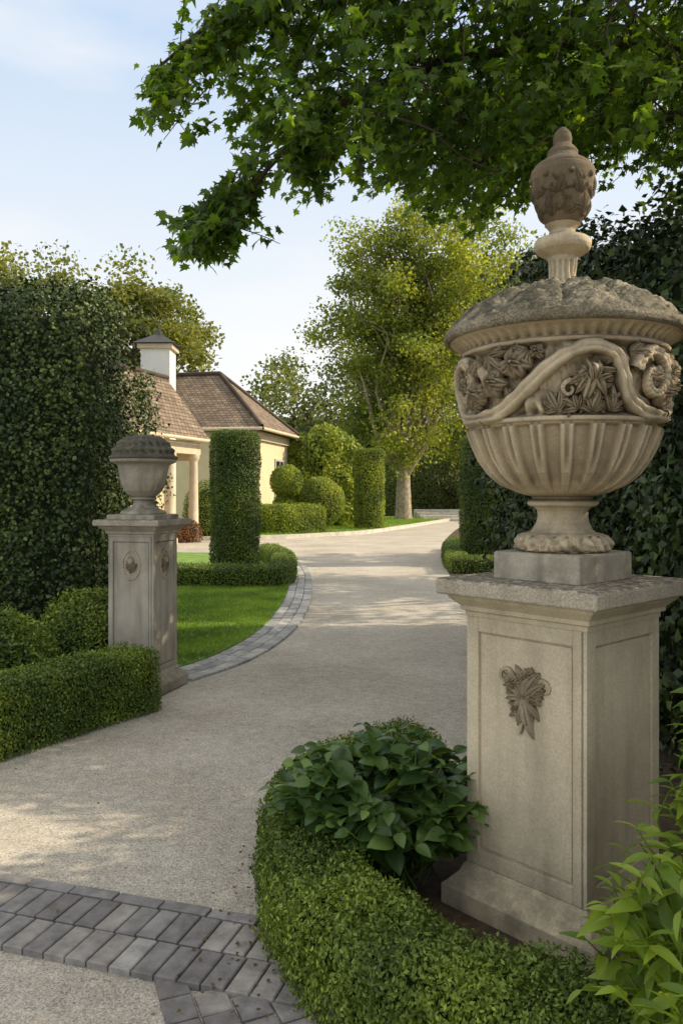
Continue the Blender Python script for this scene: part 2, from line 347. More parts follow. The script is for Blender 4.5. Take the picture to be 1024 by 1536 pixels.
def grass(name,poly,bb,n,z,size):
    P=np.stack([rng.uniform(bb[0],bb[1],n),rng.uniform(bb[2],bb[3],n),np.full(n,z)],1);P=P[inpoly(P,poly)];n=len(P)
    T=(np.array([(-.09,0,0),(.09,0,0),(0,1,.0)]),np.array([(0,1,2)]))
    D=np.array([0,0,1.])+rng.normal(size=(n,3))*.45
    leaves(name,P,rdir(n)*np.array([1,1,.2]),D,size*(1+rng.uniform(-.4,.4,n)),M_grass,T)
grass('lawn_grass',lawn_pts,(-4.5,-.8,7.3,15),130000,.035,.032)
fe=cat([(-7,27.2),(-4.5,27.4),(-2.4,28.2),(-.8,29.8),(.9,32),(2.6,36.5),(4.5,42),(6.2,47)],6)
sheet('lawn',[tuple(p) for p in fe]+[(7,60),(-20,60),(-20,27.2)],.12,M_lawn,.12)
flp=[tuple(p) for p in fe]+[(6,50),(-6,50),(-7,27.2)]
grass('lawn_grass',flp,(-6,6,27,48),50000,.12,.09)
def strip(name,line,w,z,mat):
    t=nrm(np.gradient(line,axis=0));nn=np.stack([t[:,1],-t[:,0]],1);n=len(line);V=[];F=[]
    for i in range(n):
        for u,zz in((0,0),(0,z),(w,z),(w,0)): V.append((line[i,0]+nn[i,0]*u,line[i,1]+nn[i,1]*u,zz))
    for i in range(n-1):
        for j in range(3): a=i*4+j;F.append((a,a+1,a+5,a+4))
    return pyd(name,V,F,mat)
strip('kerb',fe,.22,.14,M_kerb)
# ------------------------------------------------------------------ pavers
def bricks(name,lst,mat,hgt=.03):
    V=[];F=[]
    for (cx,cy,dx,dy,l,w) in lst:
        l/=2;w/=2;o=len(V);c=min(.006,w*.1);nx,ny=-dy,dx;tz=random.uniform(-.002,.002);tx=random.uniform(-.012,.012);ty=random.uniform(-.012,.012)
        for ins,z in((0,0),(0,hgt-c),(c,hgt)):
            for a,b in((-1,-1),(1,-1),(1,1),(-1,1)):
                u=a*(l-ins);v=b*(w-ins);V.append((cx+dx*u+nx*v,cy+dy*u+ny*v,z+(tz+tx*u+ty*v if z else 0)))
        for k in(0,4):
            for i in range(4): F.append((o+k+i,o+k+(i+1)%4,o+k+4+(i+1)%4,o+k+4+i))
        F.append((o+8,o+9,o+10,o+11))
    return pyd(name,V,F,mat)
def along(line,off,step):
    t=nrm(np.gradient(line,axis=0));nn=np.stack([-t[:,1],t[:,0]],1);q=line+nn*off
    s=np.concatenate([[0],np.cumsum(np.linalg.norm(np.diff(q,axis=0),axis=1))]);o=[]
    x=random.random()*step
    while x<s[-1]:
        px=np.interp(x,s,q[:,0]);py=np.interp(x,s,q[:,1]);p2=np.interp(min(x+.01,s[-1]),s,q[:,0]),np.interp(min(x+.01,s[-1]),s,q[:,1])
        p1=np.interp(x-.01,s,q[:,0]),np.interp(x-.01,s,q[:,1]);d=np.array(p2)-np.array(p1);d/=max(1e-6,np.linalg.norm(d))
        o.append((px,py,d[0],d[1]));x+=step
    return o
lst=[]
for k in range(3):
    for x,y,dx,dy in along(inner,BW*(k+.5)/3,.235): lst.append((x,y,dx,dy,.225,BW/3-.008))
bricks('paver_border',lst,M_paverl,.03)
A=np.array([-2.9,3.79]);B=np.array([-.15,2.93]);d=(B-A)/np.linalg.norm(B-A);nn=np.array([d[1],-d[0]])
hl=cat([(-.33,3.35),(-.31,3.08),(-.245,2.78),(-.09,2.40),(.10,2.08),(.38,1.80),(.8,1.6)],8)
lst=[]
rows=[(0.035,.06,.20,True),(0.165,.185,.085,False),(.355,.185,.085,False)]
ln=np.linalg.norm(B-A)
for off,w,st,lon in rows:
    x=random.random()*.05
    while x<ln+.3:
        c=A+d*x+nn*off
        i=np.argmin(np.hypot(hl[:,0]-c[0],hl[:,1]-c[1])); side=c[0]<hl[i,0]+.05
        if side:
            if lon: lst.append((c[0],c[1],d[0],d[1],st-.008,w))
            else: lst.append((c[0],c[1],nn[0],nn[1],w-.006,st-.007))
        x+=st
bricks('paver_band',lst,M_paver,.030)
lst2=[]
for k in range(4):
    for x,y,dx,dy in along(hl,(-.03-.106*k),.125):
        t_=(np.array([x,y])-A)@nn
        if t_>.45-.03: lst2.append((x,y,dx,dy,.118*random.uniform(.94,1),.099))
bricks('cobble_edging',lst2,M_paver,.018)

# ------------------------------------------------------------------ pedestals and urns
def sqstack(name,prof,mat,parent,bevel=.003):
    V=[];F=[]
    for h,z in prof: V+=[(-h,-h,z),(h,-h,z),(h,h,z),(-h,h,z)]
    n=len(prof)
    for i in range(n-1):
        for j in range(4): F.append((i*4+j,i*4+(j+1)%4,i*4+4+(j+1)%4,i*4+4+j))
    F.append((3,2,1,0));F.append(tuple(range(n*4-4,n*4)))
    return pyd(name,V,F,mat,parent,bevel=bevel)
def ornaments(name,items,surf,mat,parent):
    VV=[];FF=[];o=0
    for it in items:
        if it[0]=='p':
            _,u,v,a,ln_,w,h=it;nt_,ns_=9,7;g=[]
            a+=random.uniform(-.15,.15);ln_*=random.uniform(.8,1.15);cu=random.uniform(-.5,.5);h*=random.uniform(.8,1.3)
            for i in range(nt_):
                t=i/(nt_-1);ww=w*max(.02,math.sin(math.pi*min(1,t**.8*1.0)))**.7;aa=a+cu*t
                for j in range(ns_):
                    s=-1+2*j/(ns_-1);x=t*ln_;y=s*ww*.5
                    hh=h*(max(0,1-s*s)**.5)*(.35+.65*math.sin(math.pi*min(1,t*.85+.12)))*(1-.5*math.exp(-(s/.2)**2))-.003
                    g.append(surf(u+x*math.cos(aa)-y*math.sin(aa),v+x*math.sin(aa)+y*math.cos(aa),hh))
            VV+=g
            for i in range(nt_-1):
                for j in range(ns_-1): q=o+i*ns_+j;FF.append((q,q+1,q+ns_+1,q+ns_))
            o+=len(g)
        elif it[0]=='d':
            _,u,v,ru,rv,h=it;g=[];nr,na=5,14
            for i in range(nr+1):
                r=i/nr
                for j in range(na):
                    a=2*math.pi*j/na;g.append(surf(u+ru*r*math.cos(a),v+rv*r*math.sin(a),h*math.sqrt(max(0,1-r*r))-.003))
            VV+=g
            for i in range(nr):
                for j in range(na): FF.append((o+i*na+j,o+i*na+(j+1)%na,o+(i+1)*na+(j+1)%na,o+(i+1)*na+j))
            o+=len(g)
        elif it[0]=='t':
            _,path,r0,r1,flat=it;p=cat(path,8);n=len(p);t=nrm(np.gradient(p,axis=0));seg=13;g=[]
            for i in range(n):
                r=(r0+(r1-r0)*i/(n-1))*(1+.05*math.sin(i*1.1))
                for j in range(seg):
                    a=math.pi*(j/(seg-1));c=math.cos(a)*r;hh=math.sin(a)**.7*r*flat*(1-.24*math.exp(-((a-math.pi/2)/.3)**2))-.004
                    g.append(surf(p[i,0]-t[i,1]*c,p[i,1]+t[i,0]*c,hh))
            VV+=g
            for i in range(n-1):
                for j in range(seg-1): q=o+i*seg+j;FF.append((q,q+1,q+seg+1,q+seg))
            o+=len(g)
    VV=np.array(VV);VV=VV+.0022*np.stack([sn(VV,70),sn(VV+3,70),sn(VV+6,70)],1)
    ob=pyd(name,VV,FF,mat,parent,True); return ob
def rosette(u,v,R,h,n=7,ph=0):
    o=[]
    for k in range(n): o.append(('p',u,v,ph+2*math.pi*k/n,R,R*.75,h))
    for k in range(n-1): o.append(('p',u,v,ph+.4+2*math.pi*k/(n-1),R*.62,R*.5,h*1.4))
    o.append(('d',u,v,R*.16,R*.16,h*1.5)); return o
def acanth(u,v,a0,R,h,spread=2.2,n=7):
    o=[]
    for k in range(n):
        s=(k/(n-1)-.5);a=a0+s*spread;l=R*(1-.45*abs(s)*1.4)
        o.append(('p',u,v,a,l,l*.36,h*(1.15-abs(s)*.4)))
        o.append(('p',u+l*.5*math.cos(a),v+l*.5*math.sin(a),a+.6,l*.42,l*.2,h*.9))
        o.append(('p',u+l*.5*math.cos(a),v+l*.5*math.sin(a),a-.6,l*.42,l*.2,h*.9))
    return o
def spiral(cu,cv,R,turns,a0,sgn=1,n=14,r_end=.2):
    return [(cu+R*(1-(1-r_end)*i/(n-1))*math.cos(a0+sgn*turns*2*math.pi*i/(n-1)),cv+R*(1-(1-r_end)*i/(n-1))*math.sin(a0+sgn*turns*2*math.pi*i/(n-1))) for i in range(n)]
def pedestal(loc,rz,s,H,slab,slabt,base,mat,matslab,st=.055):
    e=empty('stone_pedestal',loc,rz); h=s/2
    sqstack('plinth',[(base,0),(base,.075),(base-.012,.085),(h+.022,.125),(h+.012,.15),(h,.165)],mat,e)
    zt=H-slabt-.085
    rc=.014
    c=h-rc
    sqstack('shaft_core',[(c,.16),(c,zt+.01)],mat,e,0)
    for ang in range(4):
        a=ang*math.pi/2;ca,sa=math.cos(a),math.sin(a)
        def fb(nm,u0,u1,z0,z1,d0,d1,mt=mat,bv=.002):
            V=[]
            for z in(z0,z1):
                for d in(d0,d1):
                    for u in(u0,u1): V.append((u*ca+d*sa,u*sa-d*ca,z))
            F=[(0,1,3,2),(4,6,7,5),(0,4,5,1),(2,3,7,6),(0,2,6,4),(1,5,7,3)]
            return pyd(nm,V,F,mt,e,bevel=bv)
        fb('stile',-h,-h+st,.166,zt,c-.01,h-.0002*ang); fb('stile',h-st,h-.011,.166,zt,c-.01,h-.0002*ang)
        fb('rail',-h+st,h-st,.166,.166+st*1.1,c-.01,h-.0002*ang);fb('rail',-h+st,h-st,zt-st,zt,c-.01,h-.0002*ang)
        g=.008
        fb('panel',-h+st+g,h-st-g,.166+st*1.1+g,zt-st-g,c-.01,c+.006,mat,.003)
    sqstack('cornice',[(h+.004,zt),(h+.004,zt+.02),(h+.018,zt+.024),(h+.018,zt+.04),(h+.05,zt+.07),(h+.055,zt+.084)],mat,e,.002)
    ob=sqstack('cap_slab',[(slab-.004,H-slabt),(slab,H-slabt+.008),(slab,H-.01),(slab-.006,H)],matslab,e,.004)
    return e
R1=-math.radians(47.8)
ped1=pedestal((.852,3.086,.012),R1,.518,1.262,.345,.062,.33,M_stone,M_slab)
def face_surf(h,ang=0,zc=0,uc=0):
    a=ang*math.pi/2;ca,sa=math.cos(a),math.sin(a)
    return lambda u,v,d:((u+uc)*ca+(h+d)*sa,(u+uc)*sa-(h+d)*ca,zc+v)
it=[]
it+=acanth(0,-.02,math.pi/2,.14,.024,2.6,7)+acanth(0,-.0,-math.pi/2,.15,.022,1.3,5)
it+=rosette(-.045,.03,.042,.022,6)+rosette(.045,-.01,.04,.022,6,.4)+rosette(-.03,-.06,.032,.02,6)+rosette(.03,.07,.032,.02,6)
it+=[('t',spiral(-.080,.05,.034,1.1,0,1),.010,.006,1.6),('t',spiral(.085,.03,.032,1.1,math.pi,-1),.010,.006,1.6),('t',[(-.02,-.15),(.0,-.08),(-.02,0),(.0,.08)],.011,.008,1.8)]
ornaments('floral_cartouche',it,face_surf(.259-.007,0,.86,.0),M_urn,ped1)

ped2=pedestal((-1.619,6.543,.012),-math.radians(15.4),.40,1.38,.29,.05,.27,M_pedg,M_slab,.04)
for ang in(0,1,2,3):
    it=[('t',[(.075*math.cos(a),.115*math.sin(a)) for a in np.linspace(0,2*math.pi,15)],.009,.009,1.2)]
    it+=acanth(0,-.03,math.pi/2,.09,.02,2.4,5)+acanth(0,.02,-math.pi/2,.09,.02,1.8,5)+[('d',0,.03,.03,.04,.03)]+rosette(0,-.03,.04,.016,6)
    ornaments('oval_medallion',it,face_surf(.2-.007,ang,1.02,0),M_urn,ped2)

def urn1():
    e=empty('stone_urn',(.852,3.086,1.274),0)
    b=sqstack('urn_base_block',[(.186,0),(.186,.098),(.180,.105)],M_pedg,e,.003); b.rotation_euler[2]=R1
    prof=[(.165,.105),(.176,.115),(.18,.135),(.172,.158),(.155,.172),(.125,.178),(.112,.19),(.100,.215),(.094,.24),(.096,.262),(.108,.275),(.128,.280),(.134,.290),(.128,.300),(.112,.305),(.115,.314)]
    bowl=[(.115,.314),(.17,.330),(.225,.358),(.272,.40),(.308,.45),(.334,.505),(.35,.55),(.356,.575)]
    band=[(.356,.575),(.368,.58),(.370,.592),(.356,.600),(.368,.65),(.380,.70),(.386,.76),(.384,.81),(.374,.845),(.384,.85),(.388,.86),(.38,.868)]
    up=[(.38,.868),(.376,.874),(.388,.885),(.405,.897),(.425,.905),(.43,.91)]
    allp=dens(prof,.004)[:-1]+dens(bowl,.003)[:-1]+dens(band,.0035)[:-1]+dens(up,.004)
    def disp(th,z,r):
        d=np.zeros_like(th)
        P=np.stack([np.cos(th)*r,np.sin(th)*r,np.full_like(th,z)],1)
        if .11<z<.168: d+=.010*(np.abs(sn(P,60))*1.4-.5)+.006*np.cos(th*22+z*60)
        if .325<z<.57:
            w=min(1,(z-.325)/.05)*min(1,(.57-z)/.006); c=np.cos(th*21)
            d+=w*(.017*np.tanh((c-.15)*5.0)-.004) - w*.012*np.exp(-((c-1)/.10)**2)*min(1,max(0,(z-.40)/.06))
        if .600<z<.845:
            w=min(1,(z-.600)/.012)*min(1,(.845-z)/.012)
            a1=np.abs(sn(P,24));a2=np.abs(sn(P+3,15))
            d+=w*(-.032+.050*np.minimum(1,a1*1.5)*np.minimum(1,a2*1.6)+.006*sn(P+9,80))
        if .872<z<.903: d+=.006*np.cos(th*60)
        d+=.0012*sn(P,50)
        return d
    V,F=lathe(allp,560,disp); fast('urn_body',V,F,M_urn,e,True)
    zz=np.array([p[1] for p in allp]);rr=np.array([p[0] for p in allp])
    def surf0(phi0):
        def s(u,v,h):
            z=.722+v;R=np.interp(z,zz,rr);a=phi0+u/.385
            return ((R-.006+h)*math.sin(a),-(R-.006+h)*math.cos(a),z)
        return s
    per=2*math.pi/3
    for k in range(3):
        it=[('t',[(-.42,-.12),(-.34,-.105),(-.25,-.05),(-.16,.03),(-.08,.085),(.0,.105),(.07,.08),(.10,.02),(.13,-.06),(.20,-.105),(.30,-.12),(.38,-.12)],.028,.024,1.6)]
        it+=[('t',spiral(.255,.01,.105,1.2,math.pi*.95,-1,18,.2),.026,.013,1.7)]
        it+=[('t',spiral(-.08,-.04,.032,1.1,.5,1,12,.2),.010,.006,2)]
        it+=rosette(-.27,.06,.066,.036,8)+rosette(-.355,.0,.055,.036,7)+rosette(.255,.01,.040,.03,6)+rosette(.36,-.03,.05,.036,7)+rosette(-.19,.095,.035,.03,6)
        it+=acanth(-.005,-.02,math.pi/2,.085,.044,2.6,7)+acanth(-.005,.03,-math.pi/2,.13,.036,2.2,7)+[('d',-.005,.02,.026,.034,.05)]
        it+=acanth(.0,-.115,math.pi/2,.085,.034,2.8,9)+acanth(-.22,.10,-math.pi/2-.9,.10,.03,1.8,5)+acanth(.14,.09,-.1,.10,.03,1.5,5)+acanth(.30,-.085,.9,.09,.03,1.8,5)+acanth(-.38,.10,-.8,.09,.03,1.9,5)
        it+=acanth(-.12,-.115,math.pi*.6,.085,.028,2.2,5)+acanth(.07,-.115,math.pi*.45,.08,.028,2.0,5)+acanth(-.05,-.11,math.pi*.8,.08,.03,1.8,5)+acanth(.36,.09,-2.2,.09,.03,2,5)
        it+=acanth(.10,.085,-2.6,.07,.022,1.6,3)+acanth(-.30,-.08,1.2,.06,.022,2,3)
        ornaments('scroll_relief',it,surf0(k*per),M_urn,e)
    lid=[(.425,.910),(.44,.908),(.450,.915),(.453,.93),(.449,.948),(.438,.956),(.42,.968),(.385,.998),(.335,1.035),(.275,1.068),(.21,1.09),(.14,1.104),(.085,1.11)]
    def dl(th,z,r):
        P=np.stack([np.cos(th)*r,np.sin(th)*r,np.full_like(th,z)],1)
        return (.004*sn(P,45)+.003*sn(P+2,90))*(1 if z>.95 else .5)
    V,F=lathe(dens(lid,.004),400,dl)
    r=np.hypot(V[:,0],V[:,1]);th=np.arctan2(V[:,1],V[:,0])
    m=V[:,2]>.955; w=np.clip((V[:,2]-.955)/.03,0,1)*np.clip((r-.08)/.12,0,1)
    V[:,2]+=m*(w*(.034*np.abs(np.cos(th*6))**.5-.018)+.012*np.abs(sn(V,30))+.009*sn(V+7,70)-.004)
    fast('urn_lid',V,F,M_lid,e,True)
    s=-.03
    fin=[(.095,1.125),(.085,1.145),(.060,1.158),(.052,1.17),(.047,1.20),(.051,1.245),(.060,1.265),(.072,1.272),(.10,1.29),(.108,1.305),(.108,1.322),(.10,1.334),(.07,1.342),(.052,1.352),(.048,1.37),(.056,1.382),(.066,1.392)]
    fin=[(a,z+s) for a,z in fin]
    def df(th,z,r):
        P=np.stack([np.cos(th)*r,np.sin(th)*r,np.full_like(th,z)],1)
        return .0025*sn(P,60)+(.004*np.cos(th*14) if 1.13<z<1.22 else 0)
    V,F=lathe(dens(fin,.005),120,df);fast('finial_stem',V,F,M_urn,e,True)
    f2=[(.060,1.392),(.078,1.415),(.098,1.46),(.112,1.51),(.119,1.555),(.121,1.585),(.118,1.60),(.108,1.606),(.108,1.615),(.092,1.628),(.07,1.642),(.056,1.66),(.058,1.672),(.046,1.688),(.033,1.702),(.036,1.722),(.031,1.745),(.014,1.765),(.001,1.772)]
    f2=[(a,z+s) for a,z in f2]
    def d2(th,z,r):
        P=np.stack([np.cos(th)*r,np.sin(th)*r,np.full_like(th,z)],1)
        return .001*sn(P,60)
    V,F=lathe(dens(f2,.004),180,d2);fast('finial_urn',V,F,M_fin,e,True)
    fz=np.array([z for a,z in f2]);fr=np.array([a for a,z in f2])
    def fs(u,v,h):
        z=1.455+v;R=np.interp(z,fz,fr);a=u/.105
        return ((R-.004+h)*math.sin(a),-(R-.004+h)*math.cos(a),z)
    it=[]
    for k in range(8):
        u=k*.0825;it+=acanth(u,-.075,math.pi/2,.085,.016,1.7,3)+acanth(u+.04,.0,math.pi/2,.08,.016,1.9,3)+[('d',u,.075,.012,.014,.018)]
    ornaments('finial_leaves',it,fs,M_fin,e)
urn1()
def urn2():
    e=empty('stone_urn',(-1.619,6.543,1.392),0)
    b=sqstack('urn_base_block',[(.21,0),(.21,.035),(.20,.04)],M_pedg,e,.003);b.rotation_euler[2]=-math.radians(15.4)
    pr=[(.18,.04),(.185,.05),(.175,.065),(.13,.085),(.09,.11),(.075,.14),(.078,.155),(.105,.162),(.108,.172),(.09,.18),(.115,.195),(.148,.23),(.172,.28),(.188,.34),(.198,.40),(.204,.43),(.215,.445),(.24,.455),(.262,.465),(.268,.485)]
    V,F=lathe(dens(pr,.006),120,lambda th,z,r:(.003*np.cos(th*20) if .2<z<.3 else 0)+0*th);fast('urn_body',V,F,M_pedg,e,True)
    ld=[(.268,.485),(.276,.495),(.274,.51),(.255,.52),(.25,.53),(.232,.575),(.20,.62),(.175,.642),(.17,.65),(.165,.662),(.12,.675),(.05,.685),(.001,.69)]
    def dl(th,z,r):
        if z<.53: return 0*th
        return .018*np.cos(th*11+z*50)*np.cos(th*11-z*50)*min(1,r/.1)
    V,F=lathe(dens(ld,.005),200,dl);fast('urn_lid',V,F,M_lid2,e,True)
urn2()

# ------------------------------------------------------------------ hedges
hedge('boxwood_hedge',[(.45,4.45),(.12,4.2),(-.11,3.75),(-.14,3.3),(-.07,2.85),(.12,2.46),(.42,2.18),(.8,1.98),(1.3,1.8)],.33,.28,120000,.0165,M_box,.06,.030,12,.06,updir=.9)
hedge('boxwood_hedge',[(-3.9,1.9),(-2.9,3.6),(-2.19,4.85),(-1.50,6.0)],.36,.43,105000,.020,M_box,.055,.018,9,.04,updir=1.3)
hedge('boxwood_hedge',[(-6,14.1),(-3.2,13.75),(-1.45,13.6),(-1.08,14.0),(-1.2,16.5),(-1.75,19.2)],.42,.37,45000,.032,M_boxl,.05,.012,6,.05)
hedge('boxwood_hedge',[(4.2,15.9),(2.6,15.95),(2.4,16.4),(2.75,20),(3.3,23)],.42,.33,30000,.032,M_boxl,.05,.012,6,.05)
topiary('topiary_column',-1.93,14.55,.43,2.72,42000,.034,M_top)
topiary('topiary_column',1.18,34,.62,3.45,16000,.075,M_shr)
topiary('topiary_column',3.26,18.3,.54,2.9,32000,.04,M_top)
V,F=sweep([(-7.5,7.85),(-4.6,7.85),(-2.32,7.8)],1.0,3.52,.18);Vi,_=sweep([(-7.5,7.85),(-4.6,7.85),(-2.5,7.8)],.6,3.3,.15)
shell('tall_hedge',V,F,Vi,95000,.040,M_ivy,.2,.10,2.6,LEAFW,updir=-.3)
V,F=sweep([(-4.5,8.95),(-3.0,8.95),(-2.27,8.9)],1.2,2.95,.5);Vi,_=sweep([(-4.5,8.95),(-3.0,8.95),(-2.5,8.9)],.75,2.6,.4)
shell('tall_hedge',V,F,Vi,32000,.042,M_ivy,.24,.18,2.6,LEAFW,updir=-.3)
hh=[2.7,2.9,2.6,2.0,3.15,3.3,3.5,3.9,4.2,4.3]  # unseen near stretch shaped for light: tall parts block sun, dip admits dapples
V,F=sweep([(3.0,1.8),(3.0,3.6),(2.95,5.4),(2.9,7.5),(2.85,9.5)],1.7,hh,.4);Vi,_=sweep([(3.0,1.9),(3.0,3.6),(2.95,5.4),(2.9,7.5),(2.85,9.3)],1.2,[q-.4 for q in hh],.4)
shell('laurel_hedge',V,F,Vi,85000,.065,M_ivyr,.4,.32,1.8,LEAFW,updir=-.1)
ball('shrub',(-2.75,5.9,.35),(.62,.55,.42),16000,.032,M_box,.09,5,.12)
ball('shrub',(-2.15,6.75,.33),(.42,.4,.40),11000,.03,M_box,.09,5,.12)
ball('shrub',(-3.6,5.3,.35),(.6,.6,.46),12000,.032,M_box,.09,5,.12)
ball('clipped_shrub',(-2.12,31.0,2.05),(.62,.62,.62),9000,.07,M_shr,.05)
ball('clipped_shrub',(-.85,31.5,1.25),(.95,.9,.98),14000,.07,M_shr,.06)
ball('clipped_shrub',(-2.2,31.0,.85),(.5,.5,.8),6000,.07,M_shr,.04)
hedge('clipped_hedge',[(-3.3,29.9),(-1.9,30.0),(-.95,30.8)],1.0,1.15,18000,.07,M_shr,.09,.07,3,.3)
ball('shrub',(-.75,37,1.9),(2.0,1.6,2.9),26000,.13,M_shr,.45,1.5,.5,LEAFW)
ball('shrub',(-4.6,27.8,.9),(.9,.6,1.1),9000,.06,M_box,.08,3,.15)
ball('barberry_shrub',(-5.0,26.2,.3),(.42,.4,.42),4000,.05,M_red,.06,3,.1)
ball('shrub',(4.55,18.0,.9),(.75,.7,1.15),12000,.05,M_shr,.12,3,.2)
ball('shrub',(3.9,14,.7),(.7,.9,1.0),11000,.05,M_box,.12,3,.2)

# ------------------------------------------------------------------ trees
def tree(name,x,y,trunk_h,tr,cc,cr,nc,lpc,ls,mat,seed,barkmat=M_bark,clr=.2,lean=(0,0),shellb=.5,tmpl=LEAFW,flat=.7):
    global rng
    sv=rng; rng=np.random.default_rng(seed)
    e=empty(name); cc=np.array(cc,float);cr=np.array(cr,float)
    d=rdir(nc);rad=(shellb+(1-shellb)*rng.random(nc))[:,None]
    K=cc+d*rad*cr*(1+.22*sn(d*3,1.3)[:,None])
    base=np.array([x,y,0.]);fork=np.array([x+lean[0],y+lean[1],trunk_h])
    top=np.array([cc[0],cc[1],cc[2]+cr[2]*.55])
    tb=[(cat(np.array([base+[0,0,-.1],base+[0,0,.25],base*.5+fork*.5,fork]),5),tr*1.4,tr*.85)]
    tl=bend(fork,top,.12,6);tb.append((tl,tr*.8,tr*.12))
    for sx_ in (-1,1):
        tb.append((bend(fork-[0,0,trunk_h*.25],cc+np.array([sx_*cr[0]*.55,0,-cr[2]*.3]),.12,6,.02),tr*.5,tr*.1))
    for k in range(nc):
        if k%2==0 or nc<60:
            f=rng.random()**1.5*.7;i=int(f*(len(tl)-1));st=tl[i] if K[k][2]>tl[i][2]-cr[2]*.3 else tl[0]
            tb.append((bend(st,K[k],.16,4,.06),tr*.28*(1-f*.5),tr*.03))
    tubes('trunk_and_limbs',tb,barkmat,e)
    n=nc*lpc;ci=np.repeat(np.arange(nc),lpc)
    sc=cr.mean()*clr*(.6+.8*rng.random(nc))
    g=rng.normal(size=(n,3));g=nrm(g)*np.minimum(np.linalg.norm(g,axis=1,keepdims=True),2.2)
    P=K[ci]+g*sc[ci][:,None]*np.array([1,1,flat])*.62
    leaves('crown',P,rdir(n)+np.array([0,0,.5]),rdir(n)+np.array([0,0,-.3]),ls*(1+rng.uniform(-.4,.4,n)),mat,tmpl,e)
    rng=sv; return e
tree('broadleaf_tree',3.55,46,3.2,.42,(3.9,46,11.2),(5.3,4.6,8.0),250,270,.175,M_big,3,clr=.16,shellb=.25)
tree('broadleaf_tree',10.0,56,5,.4,(10.5,56,11.5),(5.4,4.5,9.8),150,240,.25,M_big,4,clr=.18,shellb=.3)
tree('oak_tree',-14.5,36,4,.4,(-14.0,36,8.2),(4.2,4,4.0),100,260,.18,M_left,5)
tree('oak_tree',-9.3,37,4,.4,(-9.3,37,7.6),(3.2,3.6,4.2),90,260,.18,M_left,6)
tree('oak_tree',-21,38,4,.4,(-20,38,8.5),(4.6,4,4.6),80,230,.20,M_left,8)
tree('broadleaf_tree',7.2,13.0,2.5,.22,(7.0,13.2,4.6),(2.6,3.0,2.5),70,190,.13,M_top,9)
tree('broadleaf_tree',8.0,20.5,2.5,.2,(8.0,20.5,4.2),(2.2,1.7,2.2),45,190,.13,M_top,10)
def mass():
    e=empty('distant_trees');nc=520
    X=rng.uniform(-48,52,nc);Y=rng.uniform(58,72,nc)
    top=10.0+2.4*np.sin(X*.33+1)+1.6*np.sin(X*.9)+ (Y-62)*.12
    top=np.where((X>-11)&(X<0),top+1.8,top)
    Z=rng.random(nc)**.8*top
    K=np.stack([X,Y,Z],1);lp=170;n=nc*lp;ci=np.repeat(np.arange(nc),lp);g=nrm(rng.normal(size=(n,3)))*(rng.random((n,1))**.4)
    P=K[ci]+g*np.array([2.1,2.,1.7])
    leaves('crowns',P,rdir(n)+np.array([0,-.3,.5]),rdir(n),.33*(1+rng.uniform(-.4,.4,n)),M_far,LEAFW,e)
    nt2=60;tx=rng.uniform(-48,52,nt2);ty=rng.uniform(60,70,nt2)
    tubes('trunks',[(np.array([(a,b,0),(a,b,4),(a+.3,b,8)]),.35,.15) for a,b in zip(tx,ty)],M_bark2,e)
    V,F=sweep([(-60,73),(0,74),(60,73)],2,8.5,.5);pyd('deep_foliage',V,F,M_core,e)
mass()
ball('shrub',(5.5,54,1.4),(3.6,1.6,2.4),24000,.16,M_far,.4,1,.5)
ball('shrub',(10.5,50,1.8),(3.2,2,2.8),24000,.16,M_far,.4,1,.5)

